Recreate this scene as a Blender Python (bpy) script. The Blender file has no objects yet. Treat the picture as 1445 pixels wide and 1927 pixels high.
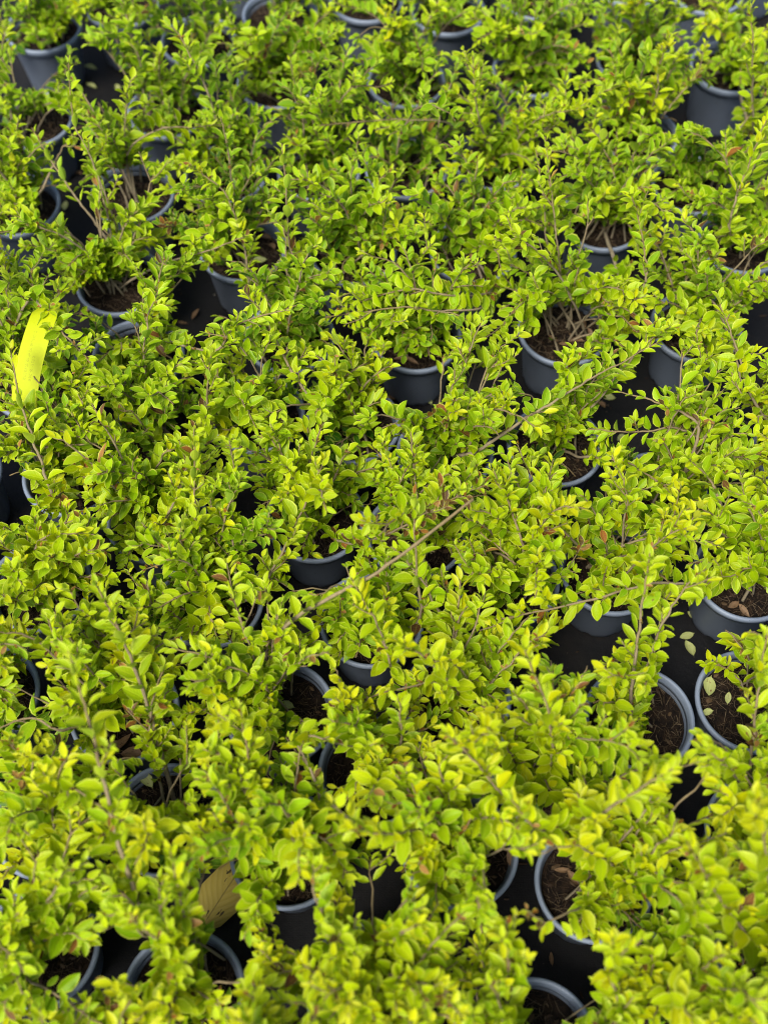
import bpy, math, random
import numpy as np
from mathutils import Vector, Matrix

random.seed(7)
rng = np.random.default_rng(7)
SC = bpy.context.scene
COL = SC.collection
R = math.radians

# ------------------------------------------------------------------ camera
FPX, PW, PH = 2200.0, 1445.0, 1927.0            # focal length and frame, in photo pixels
PITCH = R(60.0)
CAM_H = 1.635
cam_d = bpy.data.cameras.new('camera')
cam = bpy.data.objects.new('camera', cam_d); COL.objects.link(cam)
cam.location = (0, 0, CAM_H)
cam.rotation_euler = (R(90) - PITCH, 0, 0)
cam_d.sensor_fit = 'VERTICAL'; cam_d.sensor_height = 36.0
cam_d.lens = FPX / PH * 36.0
cam_d.clip_start = 0.02; cam_d.clip_end = 200
cam_d.dof.use_dof = True
cam_d.dof.focus_distance = 1.63
cam_d.dof.aperture_fstop = 2.4
SC.camera = cam

# ------------------------------------------------------------------ light
SUN_EL, SUN_AZ = 58.0, 215.0                    # azimuth clockwise from +Y
world = bpy.data.worlds.new('World'); SC.world = world; world.use_nodes = True
wn = world.node_tree
sky = wn.nodes.new('ShaderNodeTexSky'); sky.sky_type = 'NISHITA'; sky.sun_disc = False
sky.sun_elevation = R(SUN_EL); sky.sun_rotation = R(SUN_AZ)
sky.air_density = 1.0; sky.dust_density = 3.0; sky.ozone_density = 1.0
bg = wn.nodes['Background']; bg.inputs['Strength'].default_value = 0.08
wn.links.new(sky.outputs[0], bg.inputs['Color'])
sun_d = bpy.data.lights.new('sun', 'SUN'); sun = bpy.data.objects.new('sun', sun_d); COL.objects.link(sun)
sun_d.energy = 1.5; sun_d.angle = R(22); sun_d.color = (1.0, 0.965, 0.90)
sd = Vector((math.sin(R(SUN_AZ)) * math.cos(R(SUN_EL)), math.cos(R(SUN_AZ)) * math.cos(R(SUN_EL)), math.sin(R(SUN_EL))))
sun.rotation_euler = sd.to_track_quat('Z', 'Y').to_euler(); sun.location = sd * 10
vs = SC.view_settings
vs.view_transform = 'Standard'; vs.look = 'None'; vs.gamma = 1.0; vs.use_curve_mapping = False
vs.exposure = 1.32
SC.cycles.max_bounces = 5; SC.cycles.diffuse_bounces = 2; SC.cycles.transmission_bounces = 4
SC.cycles.use_denoising = True; SC.cycles.filter_width = 1.1

# ------------------------------------------------------------------ pixel <-> place
CP, SP = math.cos(PITCH), math.sin(PITCH)
def ray(px, py):
    a, b = (px - PW / 2) / FPX, (PH / 2 - py) / FPX
    return Vector((a, CP + b * SP, -SP + b * CP))
def at(px, py, z):
    """the point at height z that the photo shows at that pixel"""
    d = ray(px, py); k = (z - CAM_H) / d.z
    return Vector((0, 0, CAM_H)) + d * k
def project(P):
    """(n,3) -> photo pixels and depth"""
    P = np.asarray(P, dtype=np.float64)
    q = P - np.array([0, 0, CAM_H])
    dep = q[:, 1] * CP - q[:, 2] * SP
    up = q[:, 1] * SP + q[:, 2] * CP
    return PW / 2 + FPX * q[:, 0] / dep, PH / 2 - FPX * up / dep, dep

# ------------------------------------------------------------------ materials
def mat(name):
    m = bpy.data.materials.new(name); m.use_nodes = True
    nt = m.node_tree; nt.nodes.clear()
    out = nt.nodes.new('ShaderNodeOutputMaterial')
    return m, nt, out
class NT:
    def __init__(s, nt): s.nt = nt
    def n(s, t, **kw):
        nd = s.nt.nodes.new(t)
        for k, v in kw.items(): setattr(nd, k, v)
        return nd
    def l(s, a, b): s.nt.links.new(a, b)
    def val(s, sock, v):
        if isinstance(v, bpy.types.NodeSocket): s.l(v, sock)
        else: sock.default_value = v
    def math(s, op, a, b=0.0, c=None, clamp=False):
        nd = s.n('ShaderNodeMath', operation=op, use_clamp=clamp)
        s.val(nd.inputs[0], a); s.val(nd.inputs[1], b)
        if c is not None: s.val(nd.inputs[2], c)
        return nd.outputs[0]
    def step(s, x, lo, hi):
        nd = s.n('ShaderNodeMapRange', interpolation_type='SMOOTHSTEP')
        s.val(nd.inputs['Value'], x); nd.inputs['From Min'].default_value = lo; nd.inputs['From Max'].default_value = hi
        return nd.outputs[0]
    def mix(s, f, a, b, blend='MIX'):
        nd = s.n('ShaderNodeMix', data_type='RGBA', blend_type=blend)
        s.val(nd.inputs[0], f)
        for sock, v in ((nd.inputs[6], a), (nd.inputs[7], b)):
            if isinstance(v, bpy.types.NodeSocket): s.l(v, sock)
            else: sock.default_value = (*v, 1.0) if len(v) == 3 else v
        return nd.outputs[2]
    def noise(s, vec, scale, detail=3.0, rough=0.55):
        nd = s.n('ShaderNodeTexNoise'); nd.inputs['Scale'].default_value = scale
        nd.inputs['Detail'].default_value = detail; nd.inputs['Roughness'].default_value = rough
        if vec is not None: s.l(vec, nd.inputs['Vector'])
        return nd.outputs['Fac']
    def bump(s, h, strength, dist):
        nd = s.n('ShaderNodeBump'); nd.inputs['Strength'].default_value = strength; nd.inputs['Distance'].default_value = dist
        s.l(h, nd.inputs['Height']); return nd.outputs[0]
    def bsdf(s, out, base, rough=0.5, spec=0.5, normal=None):
        p = s.n('ShaderNodeBsdfPrincipled')
        s.val(p.inputs['Base Color'], base if isinstance(base, bpy.types.NodeSocket) else (*base, 1.0))
        s.val(p.inputs['Roughness'], rough); s.val(p.inputs['Specular IOR Level'], spec)
        if normal is not None: s.l(normal, p.inputs['Normal'])
        if out is not None: s.l(p.outputs[0], out.inputs['Surface'])
        return p

def leaf_material(name, per_object):
    m, nt, out = mat(name); T = NT(nt)
    if per_object:
        oi = T.n('ShaderNodeObjectInfo'); tint = oi.outputs['Color']; wear = oi.outputs['Alpha']; rnd = oi.outputs['Random']
    else:
        at_ = T.n('ShaderNodeAttribute', attribute_name='tint'); tint = at_.outputs['Color']; wear = at_.outputs['Alpha']; rnd = at_.outputs['Alpha']
    uv = T.n('ShaderNodeUVMap', uv_map='UVMap'); sep = T.n('ShaderNodeSeparateXYZ'); T.l(uv.outputs[0], sep.inputs[0])
    au = T.math('ABSOLUTE', T.math('MULTIPLY', T.math('SUBTRACT', sep.outputs[0], 0.5), 2.0))
    v = sep.outputs[1]
    co = T.n('ShaderNodeVectorMath', operation='ADD')
    T.l(uv.outputs[0], co.inputs[0])
    cmb = T.n('ShaderNodeCombineXYZ'); T.l(T.math('MULTIPLY', wear, 37.0), cmb.inputs[0]); T.l(T.math('MULTIPLY', wear, 91.0), cmb.inputs[1])
    T.l(cmb.outputs[0], co.inputs[1])
    n1 = T.noise(co.outputs[0], 3.2, 3)
    col = T.mix(T.math('MULTIPLY', T.step(n1, 0.35, 0.75), 0.30), tint, T.mix(1.0, tint, (1.45, 1.16, 0.9), 'MULTIPLY'))
    # side veins, very faint
    vein = T.n('ShaderNodeTexWave', wave_type='BANDS', bands_direction='Y'); vein.inputs['Scale'].default_value = 2.2
    vein.inputs['Distortion'].default_value = 1.0
    vv = T.n('ShaderNodeCombineXYZ'); T.l(T.math('SUBTRACT', v, T.math('MULTIPLY', au, 0.22)), vv.inputs[1]); T.l(vv.outputs[0], vein.inputs['Vector'])
    col = T.mix(T.math('MULTIPLY', T.step(vein.outputs['Fac'], 0.75, 1.0), 0.10), col, (0.45, 0.52, 0.03))
    # pale margin and midrib
    col = T.mix(T.math('MULTIPLY', T.step(au, 0.80, 0.96), 0.80), col, (0.70, 0.75, 0.10))
    col = T.mix(T.math('MULTIPLY', T.math('SUBTRACT', 1.0, T.step(au, 0.0, 0.10)), 0.30), col, (0.46, 0.54, 0.03))
    # brown blemishes on some leaves
    n2 = T.noise(co.outputs[0], 2.1, 2)
    spot = T.math('MULTIPLY', T.step(n2, 0.675, 0.70), T.step(wear, 0.70, 0.72))
    col = T.mix(T.math('MULTIPLY', spot, 0.85), col, (0.16, 0.075, 0.02))
    geo = T.n('ShaderNodeNewGeometry')
    col = T.mix(T.math('MULTIPLY', geo.outputs['Backfacing'], 0.35), col, T.mix(0.5, col, (0.42, 0.50, 0.16)))
    h = T.math('ADD', T.math('MULTIPLY', T.step(au, 0.0, 0.16), 0.6), T.math('MULTIPLY', vein.outputs['Fac'], 0.12))
    nrm = T.bump(h, 0.35, 0.002)
    p = T.bsdf(None, col, T.math('ADD', 0.36, T.math('MULTIPLY', n1, 0.16)), 0.22, nrm)
    tr = T.n('ShaderNodeBsdfTranslucent'); T.l(T.mix(1.0, col, (1.15, 1.1, 0.5), 'MULTIPLY'), tr.inputs['Color'])
    mx = T.n('ShaderNodeMixShader'); mx.inputs[0].default_value = 0.18
    T.l(p.outputs[0], mx.inputs[1]); T.l(tr.outputs[0], mx.inputs[2]); T.l(mx.outputs[0], out.inputs['Surface'])
    return m
M_LEAF = leaf_material('leaf_single', True)
M_FOLI = leaf_material('leaf_mass', False)

def make_bark():
    m, nt, out = mat('bark'); T = NT(nt)
    tc = T.n('ShaderNodeTexCoord'); at_ = T.n('ShaderNodeAttribute', attribute_name='age')
    n = T.noise(tc.outputs['Object'], 260, 4); n2 = T.noise(tc.outputs['Object'], 35, 2)
    old = T.mix(n, (0.17, 0.135, 0.085), (0.48, 0.41, 0.28))
    new = T.mix(n, (0.15, 0.095, 0.04), (0.32, 0.24, 0.10))
    c = T.mix(at_.outputs['Fac'], old, new)
    c = T.mix(T.math('MULTIPLY', T.step(n2, 0.55, 0.75), 0.5), c, (0.10, 0.065, 0.04))
    T.bsdf(out, c, 0.8, 0.25, T.bump(n, 0.5, 0.0006)); return m
M_BARK = make_bark()

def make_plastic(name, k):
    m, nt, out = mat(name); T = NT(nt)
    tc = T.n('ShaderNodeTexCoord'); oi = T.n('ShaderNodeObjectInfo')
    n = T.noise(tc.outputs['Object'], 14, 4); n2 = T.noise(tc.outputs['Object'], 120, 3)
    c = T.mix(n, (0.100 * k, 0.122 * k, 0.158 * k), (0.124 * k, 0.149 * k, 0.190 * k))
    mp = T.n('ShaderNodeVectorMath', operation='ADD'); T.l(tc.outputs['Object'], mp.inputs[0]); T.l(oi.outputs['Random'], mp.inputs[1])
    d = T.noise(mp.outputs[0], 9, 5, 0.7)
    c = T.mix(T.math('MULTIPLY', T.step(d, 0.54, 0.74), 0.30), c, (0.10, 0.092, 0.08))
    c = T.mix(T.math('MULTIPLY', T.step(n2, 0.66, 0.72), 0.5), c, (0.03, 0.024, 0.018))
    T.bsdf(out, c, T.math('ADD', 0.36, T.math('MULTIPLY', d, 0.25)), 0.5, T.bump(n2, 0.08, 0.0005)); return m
M_POT = make_plastic('grey_plastic', 1.05); M_RIM = make_plastic('skylit_grey_plastic', 2.0)  # rim is the same plastic; skylight on it is painted in as lighter colour

def make_soil():
    m, nt, out = mat('potting_soil'); T = NT(nt)
    tc = T.n('ShaderNodeTexCoord')
    n = T.noise(tc.outputs['Object'], 90, 5, 0.7); n2 = T.noise(tc.outputs['Object'], 320, 3)
    c = T.mix(T.step(n, 0.35, 0.7), (0.006, 0.004, 0.003), (0.030, 0.018, 0.010))
    c = T.mix(T.step(n2, 0.62, 0.72), c, (0.06, 0.038, 0.02))
    T.bsdf(out, c, 0.9, 0.2, T.bump(n, 1.0, 0.006)); return m
M_SOIL = make_soil()

def make_litter():
    m, nt, out = mat('dry_litter'); T = NT(nt)
    at_ = T.n('ShaderNodeAttribute', attribute_name='tint')
    tc = T.n('ShaderNodeTexCoord'); n = T.noise(tc.outputs['Object'], 200, 2)
    T.bsdf(out, T.mix(n, T.mix(1.0, at_.outputs['Color'], (0.6, 0.55, 0.5), 'MULTIPLY'), at_.outputs['Color']), 0.75, 0.3); return m
M_LIT = make_litter()

def make_fabric():
    m, nt, out = mat('black_weed_fabric'); T = NT(nt)
    tc = T.n('ShaderNodeTexCoord')
    w1 = T.n('ShaderNodeTexWave', wave_type='BANDS', bands_direction='X'); w1.inputs['Scale'].default_value = 140
    w2 = T.n('ShaderNodeTexWave', wave_type='BANDS', bands_direction='Y'); w2.inputs['Scale'].default_value = 140
    for w in (w1, w2): T.l(tc.outputs['Object'], w.inputs['Vector'])
    weave = T.math('MULTIPLY', w1.outputs['Fac'], w2.outputs['Fac'])
    n = T.noise(tc.outputs['Object'], 5, 6, 0.65); n2 = T.noise(tc.outputs['Object'], 45, 5, 0.7); n3 = T.noise(tc.outputs['Object'], 420, 2)
    c = T.mix(weave, (0.009, 0.009, 0.0095), (0.012, 0.012, 0.013))
    c = T.mix(T.math('MULTIPLY', T.step(n, 0.46, 0.68), 0.55), c, (0.026, 0.022, 0.018))
    c = T.mix(T.math('MULTIPLY', T.step(n2, 0.58, 0.74), 0.5), c, (0.018, 0.012, 0.008))
    c = T.mix(T.step(n3, 0.73, 0.77), c, (0.13, 0.10, 0.07))
    h = T.math('ADD', T.math('MULTIPLY', weave, 0.06), T.math('MULTIPLY', n2, 1.5))
    T.bsdf(out, c, T.math('ADD', 0.42, T.math('MULTIPLY', n, 0.35)), 0.22, T.bump(h, 0.5, 0.002)); return m
M_FAB = make_fabric()

def make_tag():
    m, nt, out = mat('yellow_tag_paper'); T = NT(nt)
    uv = T.n('ShaderNodeUVMap', uv_map='UVMap'); sep = T.n('ShaderNodeSeparateXYZ'); T.l(uv.outputs[0], sep.inputs[0])
    u, v = sep.outputs[0], sep.outputs[1]
    gu, gv = T.math('MULTIPLY', u, 46.0), T.math('MULTIPLY', v, 190.0)     # dot-matrix grid
    fu = T.math('SUBTRACT', T.math('FRACT', gu), 0.5); fv = T.math('SUBTRACT', T.math('FRACT', gv), 0.5)
    rr = T.math('ADD', T.math('MULTIPLY', fu, fu), T.math('MULTIPLY', fv, fv))
    dot = T.math('LESS_THAN', rr, 0.16)
    wnz = T.n('ShaderNodeTexWhiteNoise', noise_dimensions='2D')
    cb = T.n('ShaderNodeCombineXYZ'); T.l(T.math('FLOOR', gu), cb.inputs[0]); T.l(T.math('FLOOR', gv), cb.inputs[1]); T.l(cb.outputs[0], wnz.inputs['Vector'])
    on = T.math('GREATER_THAN', wnz.outputs['Value'], 0.52)
    gap = T.math('GREATER_THAN', T.math('FRACT', T.math('MULTIPLY', T.math('FLOOR', gv), 1 / 6.0)), 0.12)
    def band(a, b, c0, c1):
        x = T.math('MULTIPLY', T.math('GREATER_THAN', u, a), T.math('LESS_THAN', u, b))
        return T.math('MULTIPLY', x, T.math('MULTIPLY', T.math('GREATER_THAN', v, c0), T.math('LESS_THAN', v, c1)))
    lines = T.math('MAXIMUM', band(0.36, 0.47, 0.30, 0.62), band(0.56, 0.67, 0.46, 0.62))
    k = T.math('MULTIPLY', T.math('MULTIPLY', dot, on), T.math('MULTIPLY', lines, gap))
    n = T.noise(uv.outputs[0], 3, 3)
    c = T.mix(T.math('MULTIPLY', n, 0.25), (0.56, 0.62, 0.001), (0.50, 0.56, 0.002))
    c = T.mix(T.math('MULTIPLY', k, 0.7), c, (0.26, 0.25, 0.005))
    p = T.bsdf(None, c, 0.55, 0.35)
    tr = T.n('ShaderNodeBsdfTranslucent'); T.l(c, tr.inputs['Color'])
    mx = T.n('ShaderNodeMixShader'); mx.inputs[0].default_value = 0.2
    T.l(p.outputs[0], mx.inputs[1]); T.l(tr.outputs[0], mx.inputs[2]); T.l(mx.outputs[0], out.inputs['Surface'])
    return m
M_TAG = make_tag()

def make_fallen(name, c0, c1, spot, thr):
    m, nt, out = mat(name); T = NT(nt)
    uv = T.n('ShaderNodeUVMap', uv_map='UVMap'); oi = T.n('ShaderNodeObjectInfo')
    sep = T.n('ShaderNodeSeparateXYZ'); T.l(uv.outputs[0], sep.inputs[0])
    add = T.n('ShaderNodeVectorMath', operation='ADD'); T.l(uv.outputs[0], add.inputs[0])
    cb = T.n('ShaderNodeCombineXYZ'); T.l(T.math('MULTIPLY', oi.outputs['Random'], 50.0), cb.inputs[0]); T.l(cb.outputs[0], add.inputs[1])
    n = T.noise(add.outputs[0], 2.5, 4); n2 = T.noise(add.outputs[0], 4.5, 3)
    au = T.math('ABSOLUTE', T.math('SUBTRACT', sep.outputs[0], 0.5))
    c = T.mix(n, c0, c1)
    vein = T.n('ShaderNodeTexWave', wave_type='BANDS', bands_direction='Y'); vein.inputs['Scale'].default_value = 3.6
    vv = T.n('ShaderNodeCombineXYZ'); T.l(T.math('SUBTRACT', sep.outputs[1], T.math('MULTIPLY', au, 0.6)), vv.inputs[1]); T.l(vv.outputs[0], vein.inputs['Vector'])
    c = T.mix(T.math('MULTIPLY', T.step(vein.outputs['Fac'], 0.8, 1.0), 0.25), c, T.mix(0.4, c, (0.5, 0.42, 0.2)))
    c = T.mix(T.math('MULTIPLY', T.step(n2, thr, thr + 0.03), 0.9), c, spot)
    c = T.mix(T.math('SUBTRACT', 1.0, T.step(au, 0.008, 0.025)), c, T.mix(0.5, c, spot))
    T.bsdf(out, c, 0.6, 0.35, T.bump(vein.outputs['Fac'], 0.2, 0.001)); return m
M_PALE = make_fallen('fallen_pale', (0.33, 0.38, 0.10), (0.46, 0.48, 0.20), (0.17, 0.09, 0.03), 0.63)
M_BROWN = make_fallen('fallen_brown', (0.13, 0.075, 0.035), (0.27, 0.165, 0.085), (0.06, 0.03, 0.015), 0.60)
M_BIG = make_fallen('fallen_mottled', (0.30, 0.23, 0.035), (0.40, 0.32, 0.06), (0.018, 0.010, 0.005), 0.60)

# ------------------------------------------------------------------ mesh helpers
def mesh_np(name, V, F, mats, smooth=True, uv=None, tint=None, age=None):
    """V (n,3); F list/array of equal-length faces or list of mixed; uv per vertex; tint per vertex rgba"""
    me = bpy.data.meshes.new(name)
    if isinstance(F, np.ndarray):
        nf, k = F.shape
        me.vertices.add(len(V)); me.vertices.foreach_set('co', np.asarray(V, np.float32).ravel())
        me.loops.add(nf * k); me.loops.foreach_set('vertex_index', F.astype(np.int32).ravel())
        me.polygons.add(nf)
        me.polygons.foreach_set('loop_start', np.arange(0, nf * k, k, dtype=np.int32))
        me.update(calc_edges=True)
    else:
        me.from_pydata([tuple(v) for v in V], [], F)
    li = np.empty(len(me.loops), np.int32); me.loops.foreach_get('vertex_index', li)
    if uv is not None:
        l = me.uv_layers.new(name='UVMap'); l.data.foreach_set('uv', np.asarray(uv, np.float32)[li].ravel())
    if tint is not None:
        a = me.attributes.new('tint', 'FLOAT_COLOR', 'POINT'); a.data.foreach_set('color', np.asarray(tint, np.float32).ravel())
    if age is not None:
        a = me.attributes.new('age', 'FLOAT', 'POINT'); a.data.foreach_set('value', np.asarray(age, np.float32))
    me.materials.append(mats)
    if smooth: me.polygons.foreach_set('use_smooth', np.ones(len(me.polygons), bool))
    me.validate(); me.update()
    return me
def obj(name, me, parent=None, loc=None):
    o = bpy.data.objects.new(name, me); COL.objects.link(o)
    if parent is not None: o.parent = parent
    if loc is not None: o.location = loc
    return o
def tag(o, label, cat, group=None):
    o['label'] = label; o['category'] = cat
    if group: o['group'] = group

# ------------------------------------------------------------------ ground
def build_ground():
    g = [0.0]
    xs = np.concatenate([[-40, -12, -4], np.linspace(-2, 2, 61), [4, 12, 40]])
    ys = np.concatenate([[-40, -12, -4], np.linspace(-1.5, 3.5, 71), [6, 14, 40]])
    X, Y = np.meshgrid(xs, ys)
    Z = 0.0018 * np.sin(X * 9 + 1.3 * np.sin(Y * 5)) + 0.0014 * np.sin(Y * 13 + 2 * np.sin(X * 4))
    Z = Z * (np.abs(X) < 3) - 0.003
    V = np.stack([X.ravel(), Y.ravel(), Z.ravel()], 1)
    nx = len(xs); idx = np.arange(len(V)).reshape(len(ys), nx)
    F = np.stack([idx[:-1, :-1].ravel(), idx[:-1, 1:].ravel(), idx[1:, 1:].ravel(), idx[1:, :-1].ravel()], 1)
    o = obj('ground', mesh_np('ground', V, F, M_FAB)); o['kind'] = 'structure'
    o['label'] = 'black woven weed fabric covering the nursery ground'
build_ground()

# ------------------------------------------------------------------ pots
POT_R, POT_H, SOIL_Z = 0.075, 0.125, 0.104
def lathe(prof, seg, close=False):
    V, F = [], []
    n = len(prof)
    for j in range(seg):
        a = 2 * math.pi * j / seg
        for r, z in prof: V.append((r * math.cos(a), r * math.sin(a), z))
    for j in range(seg):
        k = (j + 1) % seg
        for i in range(n - 1 + (1 if close else 0)):
            i2 = (i + 1) % n
            F.append((j * n + i, k * n + i, k * n + i2, j * n + i2))
    return V, F
def pot_body():
    seg = 64
    prof = [(0.030, 0.003), (0.0525, 0.003), (0.0535, 0.0), (0.0545, 0.001), (0.0552, 0.010), (0.0600, 0.050), (0.0665, 0.1030), (0.0683, 0.1080), (0.0690, 0.1100),
            (0.0660, 0.1100), (0.0640, 0.1020), (0.0630, 0.0900), (0.0, 0.0900)]
    V, F = lathe(prof, seg)
    n = len(prof)
    for j in range(seg):                       # drainage notches in the foot
        if j % 8 in (0, 1):
            for i in (2, 3):
                x, y, z = V[j * n + i]; V[j * n + i] = (x, y, z + 0.005)
    return mesh_np('pot', np.array(V), F, M_POT)
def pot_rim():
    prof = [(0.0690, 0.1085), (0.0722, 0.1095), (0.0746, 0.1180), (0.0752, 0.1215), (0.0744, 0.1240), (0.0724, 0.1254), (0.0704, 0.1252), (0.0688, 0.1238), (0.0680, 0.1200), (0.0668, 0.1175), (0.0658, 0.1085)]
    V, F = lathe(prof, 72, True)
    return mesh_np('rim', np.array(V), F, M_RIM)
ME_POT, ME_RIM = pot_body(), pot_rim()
def soil_mesh(k):
    rg = np.random.default_rng(100 + k)
    V = [(0, 0, 0)]; F = []
    rings, seg = 8, 28
    for i in range(1, rings + 1):
        r = 0.0665 * i / rings
        for j in range(seg):
            a = 2 * math.pi * (j + 0.5 * (i % 2)) / seg
            V.append((r * math.cos(a), r * math.sin(a), (0.006 * (1 - (r / 0.067) ** 2) + rg.normal() * 0.0016) if i < rings else -0.002))
    for j in range(seg): F.append((0, 1 + j, 1 + (j + 1) % seg))
    for i in range(1, rings):
        a0, b0 = 1 + (i - 1) * seg, 1 + i * seg
        for j in range(seg): F.append((a0 + j, b0 + j, b0 + (j + 1) % seg, a0 + (j + 1) % seg))
    return mesh_np('soil', np.array(V), F, M_SOIL)
def litter_mesh(k, n_strand=330, n_flake=22, rad=0.063):
    rg = np.random.default_rng(200 + k)
    V, F, C = [], [], []
    def dz(x, y): return 0.006 * (1 - (x * x + y * y) / 0.0045)
    for _ in range(n_strand):
        r = rad * math.sqrt(rg.random()); a = rg.random() * 6.283; x, y = r * math.cos(a), r * math.sin(a)
        L = rg.uniform(0.005, 0.024); th = rg.random() * 3.1416; w = rg.uniform(0.00018, 0.00048)
        lift = rg.uniform(0.0, 0.006); bend = rg.normal() * 0.5
        col = np.array([(0.12, 0.085, 0.048), (0.06, 0.036, 0.02), (0.22, 0.165, 0.10), (0.03, 0.018, 0.010)][rg.choice(4, p=[.34, .26, .26, .14])]) * rg.uniform(.7, 1.15)
        b = len(V); pts = []
        for s in (-1, 0, 1):
            t2 = th + bend * s * 0.5
            px, py = x + math.cos(t2) * L * 0.5 * s, y + math.sin(t2) * L * 0.5 * s
            q = math.hypot(px, py)
            if q > rad: px, py = px * rad / q, py * rad / q
            pts.append((px, py, dz(px, py) + 0.001 + (lift if s else lift * 0.4) * (1 if s > 0 else 0.4)))
        nx, ny = -math.sin(th) * w, math.cos(th) * w
        for p in pts:
            V += [(p[0] - nx, p[1] - ny, p[2]), (p[0] + nx, p[1] + ny, p[2]), (p[0], p[1], p[2] + w * 1.5)]
            C += [(*col, 1)] * 3
        for s in (0, 1):
            for i in range(3):
                j = (i + 1) % 3
                F.append((b + s * 3 + i, b + s * 3 + j, b + s * 3 + 3 + j, b + s * 3 + 3 + i))
    for _ in range(n_flake):
        r = (rad - 0.004) * math.sqrt(rg.random()); a = rg.random() * 6.283; x, y = r * math.cos(a), r * math.sin(a)
        s = rg.uniform(0.0015, 0.0046); th = rg.random() * 6.283; ti = rg.normal(size=2) * 0.35
        col = np.array([(0.06, 0.034, 0.017), (0.035, 0.02, 0.01), (0.12, 0.075, 0.035)][rg.choice(3)]) * rg.uniform(.6, 1.1)
        b = len(V); m = 6
        V.append((x, y, dz(x, y) + 0.0042)); C.append((*col, 1))
        for i in range(m):
            aa = 6.283 * i / m; lx, ly = s * 1.5 * math.cos(aa) * rg.uniform(.75, 1.1), s * 0.8 * math.sin(aa) * rg.uniform(.75, 1.1)
            gx, gy = lx * math.cos(th) - ly * math.sin(th), lx * math.sin(th) + ly * math.cos(th)
            V.append((x + gx, y + gy, dz(x, y) + 0.0028 + gx * ti[0] + gy * ti[1])); C.append((*col, 1))
        for i in range(m): F.append((b, b + 1 + i, b + 1 + (i + 1) % m))
    return mesh_np('litter', np.array(V), F, M_LIT, False, tint=np.array(C))
ME_SOIL = [soil_mesh(k) for k in range(4)]
ME_LITT = [litter_mesh(k) for k in range(5)]
# ------------------------------------------------------------------ where the pots stand: rim centre pixels read off the photo
# key: (px, py, fixed)    fixed = rim seen in the photo, the others are found between their neighbours
POTS = dict(
 A=(1203,1350,1), B=(1412,1318,1), C=(1402,1080,1), D=(1150,1068,1), E=(528,1340,1), F=(700,1162,1), G=(234,1337,1), H=(313,1541,1),
 I=(-29,1305,1), J=(398,1128,1), K=(604,975,1), L=(947,1085,1), M=(1045,836,1), N=(1060,618,1), O=(1310,612,1), Q=(1508,850,1),
 R=(783,630,1), S=(545,632,1), T=(665,472,1), U=(457,466,1), V=(227,527,1), W=(260,667,1), X=(250,362,1), Y=(33,384,1), Z=(62,222,1),
 AA=(82,50,1), BB=(315,206,1), CC=(520,152,1), DD=(765,150,1), EE=(843,18,1), FF=(527,25,1), HH=(1000,130,1), II=(1205,255,1), IJ=(1195,112,1),
 JJ=(1372,124,1), KK=(1182,-36,1), LL=(1133,410,1), MM=(1390,446,1), NN=(890,470,0), PP=(490,778,1), QQ=(138,888,1), RR=(75,1100,1),
 SS=(803,850,0), TT=(545,1596,1), UU=(865,1598,1), VV=(1118,1660,1), WW=(1006,1965,1), XX=(345,1870,1), YY=(70,1782,1), ZZ=(1436,1565,1),
 a=(850,1320,0), b=(700,1455,0), c=(1030,1460,0), d=(80,1545,0), e=(1250,1885,0), f=(1450,1800,0), g=(690,1860,0), h=(295,975,0), i=(305,810,0),
 j=(70,715,0), k=(650,800,0), l=(775,1010,0), m=(1238,930,0), n=(425,325,0), o=(600,320,0), p=(765,315,0), q=(930,300,0), r=(1300,345,0),
 s=(690,-5,0), t=(375,75,0), u=(230,5,0), v=(1010,-10,0), w=(1330,-20,0),
 ta=(120,-95,0), tb=(450,-95,0), tc=(610,-110,0), td=(880,-105,0), te=(1080,-120,0), tf=(1440,-95,0),
 ba=(150,2075,0), bb=(520,2085,0), bc=(780,2095,0), bd=(1230,2110,0),
 ra=(1600,1450,0), rb=(1600,1150,0), rc=(1560,300,0), rd=(1580,620,0), re=(1690,1690,0),
 la=(-110,1545,0), lb=(-120,1090,0), lc=(-90,890,0), ld=(-110,560,0), le=(-120,330,0), lf=(-150,1800,0))
keys = list(POTS)
PX = np.array([at(POTS[k][0], POTS[k][1], POT_H)[:2] for k in keys])
FIX = np.array([POTS[k][2] for k in keys], float)
for _ in range(200):                           # pots cannot stand inside one another
    d = PX[:, None, :] - PX[None, :, :]
    L = np.sqrt((d ** 2).sum(-1)) + np.eye(len(keys))
    over = np.clip(2 * POT_R + 0.0015 - L, 0, None); np.fill_diagonal(over, 0)
    if over.max() < 1e-4: break
    wgt = 1.0 - 0.8 * FIX
    share = wgt[:, None] / (wgt[:, None] + wgt[None, :])
    PX += (d / L[..., None] * (over * share)[..., None]).sum(1) * 0.6
POS = {k: Vector((PX[i][0], PX[i][1], 0)) for i, k in enumerate(keys)}
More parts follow.
